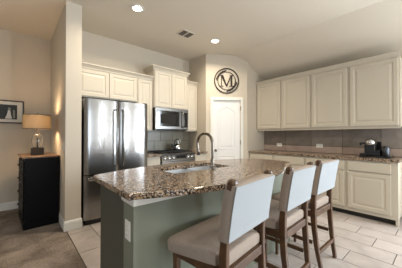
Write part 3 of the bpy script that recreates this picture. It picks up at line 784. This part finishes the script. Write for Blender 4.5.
# ------------------------------------------------------------------ monogram wreath
r_ = root('monogram_wreath', 'round dark metal wreath with letter M above the pantry door', 'wall art', dq(.455, 2.18, -.012))
cs, cz = .455, 2.452
def wp(x, z, n): return dq(cs + x, cz + z, n)
def ring(b, r0, r1, n0=-.006, n1=-.016, seg=48):
    rs = [[wp(r * math.cos(2 * math.pi * i / seg), r * math.sin(2 * math.pi * i / seg), n) for i in range(seg)] for r, n in ((r0, n0), (r1, n0), (r1, n1), (r0, n1), (r0, n0))]
    b.rings(rs, False, False)
b = MB(); ring(b, .256, .280); b.build('outer_ring', M['bronze'], r_)
b = MB(); ring(b, .190, .202); b.build('inner_ring', M['bronze'], r_)
b = MB()
def poly(b, pts, n0=-.006, n1=-.016): b.rings([[wp(x, z, n) for x, z in pts] for n in (n0, n1)])
h = .125
for pts in ([(-.155, -h), (-.075, -h), (-.075, -h + .014), (-.155, -h + .014)], [(.055, -h), (.155, -h), (.155, -h + .014), (.055, -h + .014)],
            [(-.155, h - .014), (-.075, h - .014), (-.075, h), (-.155, h)], [(.075, h - .014), (.155, h - .014), (.155, h), (.075, h)],
            [(-.122, -h + .014), (-.108, -h + .014), (-.108, h - .014), (-.122, h - .014)], [(.088, -h + .014), (.124, -h + .014), (.124, h - .014), (.088, h - .014)],
            [(-.108, h - .014), (-.108, h - .055), (-.012, -h + .0), (.012, -h), (-.070, h - .014)], [(.006, -h), (-.006, -h + .03), (.088, h - .014), (.088, h - .05)]):
    poly(b, pts)
b.build('letter', M['bronze'], r_)
def leaf(b, a, r, L, w_, turn):
    c = Vector((r * math.cos(a), r * math.sin(a))); d = Vector((math.cos(a + turn), math.sin(a + turn))); n = Vector((-d.y, d.x))
    pts = []
    for t, k in ((0, 0), (.25, .8), (.5, 1), (.75, .7), (1, 0)): pts.append(c + d * L * (t - .5) + n * w_ * k)
    for t, k in ((.75, .7), (.5, 1), (.25, .8)): pts.append(c + d * L * (t - .5) - n * w_ * k)
    poly(b, [(p.x, p.y) for p in pts])
for a0 in (math.radians(135), math.radians(-48)):
    b = MB()
    for k in range(-4, 5):
        a = a0 + k * .16; r0 = .222 - .018 * (4 - abs(k)) / 4
        leaf(b, a, r0, .062, .013, math.radians(60 if k % 2 else 118))
    rs = []
    pts = [wp(.224 * math.cos(a0 + t), .224 * math.sin(a0 + t), -.011) for t in [-.75 + .1 * i for i in range(16)]]
    b.tube(pts, .005, 6)
    b.build('leaf_spray', M['bronze'], r_)

# ------------------------------------------------------------------ ceiling lights and vent
def can(x, y, label, pw):
    r = root('recessed_light', label, 'ceiling light', (x, y, CZ - .012), group='round recessed ceiling lights')
    b = MB(); prof = [(.062, CZ - .002), (.095, CZ - .001), (.095, CZ - .006), (.080, CZ - .010), (.060, CZ - .008), (.062, CZ - .002)]
    b.rings([[Vector((x + q * math.cos(2 * math.pi * i / 32), y + q * math.sin(2 * math.pi * i / 32), z)) for i in range(32)] for q, z in prof], False, False)
    b.build('trim_ring', M['trim'], r, smooth=True)
    MB().lathe((x, y, CZ - .0065), [(.061, 0), (.061, .003)], 32).build('lens', M['bulb'], r)
    d = bpy.data.lights.new('can_light', 'AREA'); d.shape = 'DISK'; d.size = .12; d.energy = pw; d.color = (1, .88, .71); d.spread = math.radians(150)
    o = bpy.data.objects.new('can_light', d); C.objects.link(o); o.parent = r; o.location = (0, 0, -.002)
can(1.28, 2.82, 'round lit recessed ceiling light left of the air vent', 24)
can(2.82, 2.84, 'round lit recessed ceiling light above the pantry corner', 20)
can(1.28, -.6, 'added unseen recessed ceiling light behind the camera on the left', 9)  # out-of-view lamp added to light the room
can(2.82, -.6, 'added unseen recessed ceiling light behind the camera on the right', 9)  # second out-of-view lamp, added for room light
can(-1.4, 2.2, 'added unseen recessed ceiling light over the carpeted room', 2)  # weak lamp added out of view over the carpet

vx0, vx1, vy0, vy1 = 2.11, 2.37, 2.86, 3.09
r_ = root('air_vent', 'square white ceiling air vent with two dark louvred halves', 'vent', ((vx0 + vx1) / 2, (vy0 + vy1) / 2, CZ - .012))
b = MB(); z0, z1 = CZ - .010, CZ - .001; xm_ = (vx0 + vx1) / 2; f = .018
b.box((vx0, vy0, z0), (vx1, vy0 + f, z1)); b.box((vx0, vy1 - f, z0), (vx1, vy1, z1)); b.box((vx0, vy0 + f, z0), (vx0 + f, vy1 - f, z1)); b.box((vx1 - f, vy0 + f, z0), (vx1, vy1 - f, z1)); b.box((xm_ - .009, vy0 + f, z0), (xm_ + .009, vy1 - f, z1))
b.build('frame', M['ceiling'], r_)
MB().box((vx0 + f, vy0 + f, CZ - .003), (vx1 - f, vy1 - f, CZ - .001)).build('duct', M['ventvoid'], r_)
b = MB()
for xa, xb in ((vx0 + f, xm_ - .009), (xm_ + .009, vx1 - f)):
    for k in range(9):
        y = vy0 + f + .012 + k * (vy1 - vy0 - 2 * f - .02) / 8.5
        b.box((xa, y - .006, CZ - .008), (xb, y + .004, CZ - .0065), rot=None)
b.build('louvres', M['ventdark'], r_)

# ------------------------------------------------------------------ coffee maker
r_ = root('coffee_maker', 'black capsule coffee maker with domed chrome head and milk frother', 'coffee maker', (4.3, .70, .914))
z = .9145
MB().box((4.14, .50, z), (4.46, .885, z + .022), .008).build('tray', M['blackplastic'], r_)
b = MB(); b.box((4.20, .69, z + .022), (4.40, .825, z + .20), .012, 3); b.build('body', M['blackplastic'], r_)
MB().lathe((4.255, .757, z + .222), [(.001, -.064), (.035, -.058), (.06, -.03), (.066, 0), (.06, .03), (.035, .056), (.001, .062)], 24).build('brew_head', M['chrome'], r_, smooth=True)
b = MB(); b.box((4.25, .80, z + .20), (4.29, .90, z + .225), .006); b.box((4.255, .875, z + .178), (4.285, .898, z + .20), .004); b.build('spout', M['blackplastic'], r_)
MB().box((4.16, .80, z + .0225), (4.32, .88, z + .052), .008).build('cup_stand', M['blackplastic'], r_)
b = MB(); b.prism([(4.36, .655), (4.44, .655), (4.44, .695), (4.36, .695)], z + .022, z + .235, .004); b.build('water_tank', M['black'], r_)
MB().lathe((4.26, .575, z + .023), [(.054, 0), (.056, .004), (.056, .12), (.054, .126), (.05, .13), (.001, .132)], 24).build('milk_frother', M['darksteel'], r_, smooth=True)
MB().box((4.20, .632, z + .022), (4.30, .70, z + .11), .006).build('connector', M['blackplastic'], r_)
MB().lathe((4.26, .575, z + .155), [(.052, 0), (.05, .01), (.015, .016), (.012, .026), (.001, .027)], 24).build('frother_lid', M['blackplastic'], r_, smooth=True)
for o in C.objects:
    if '_local' in o: del o['_local']
    if o.name.startswith('coffee_maker'): o.location.y += .04
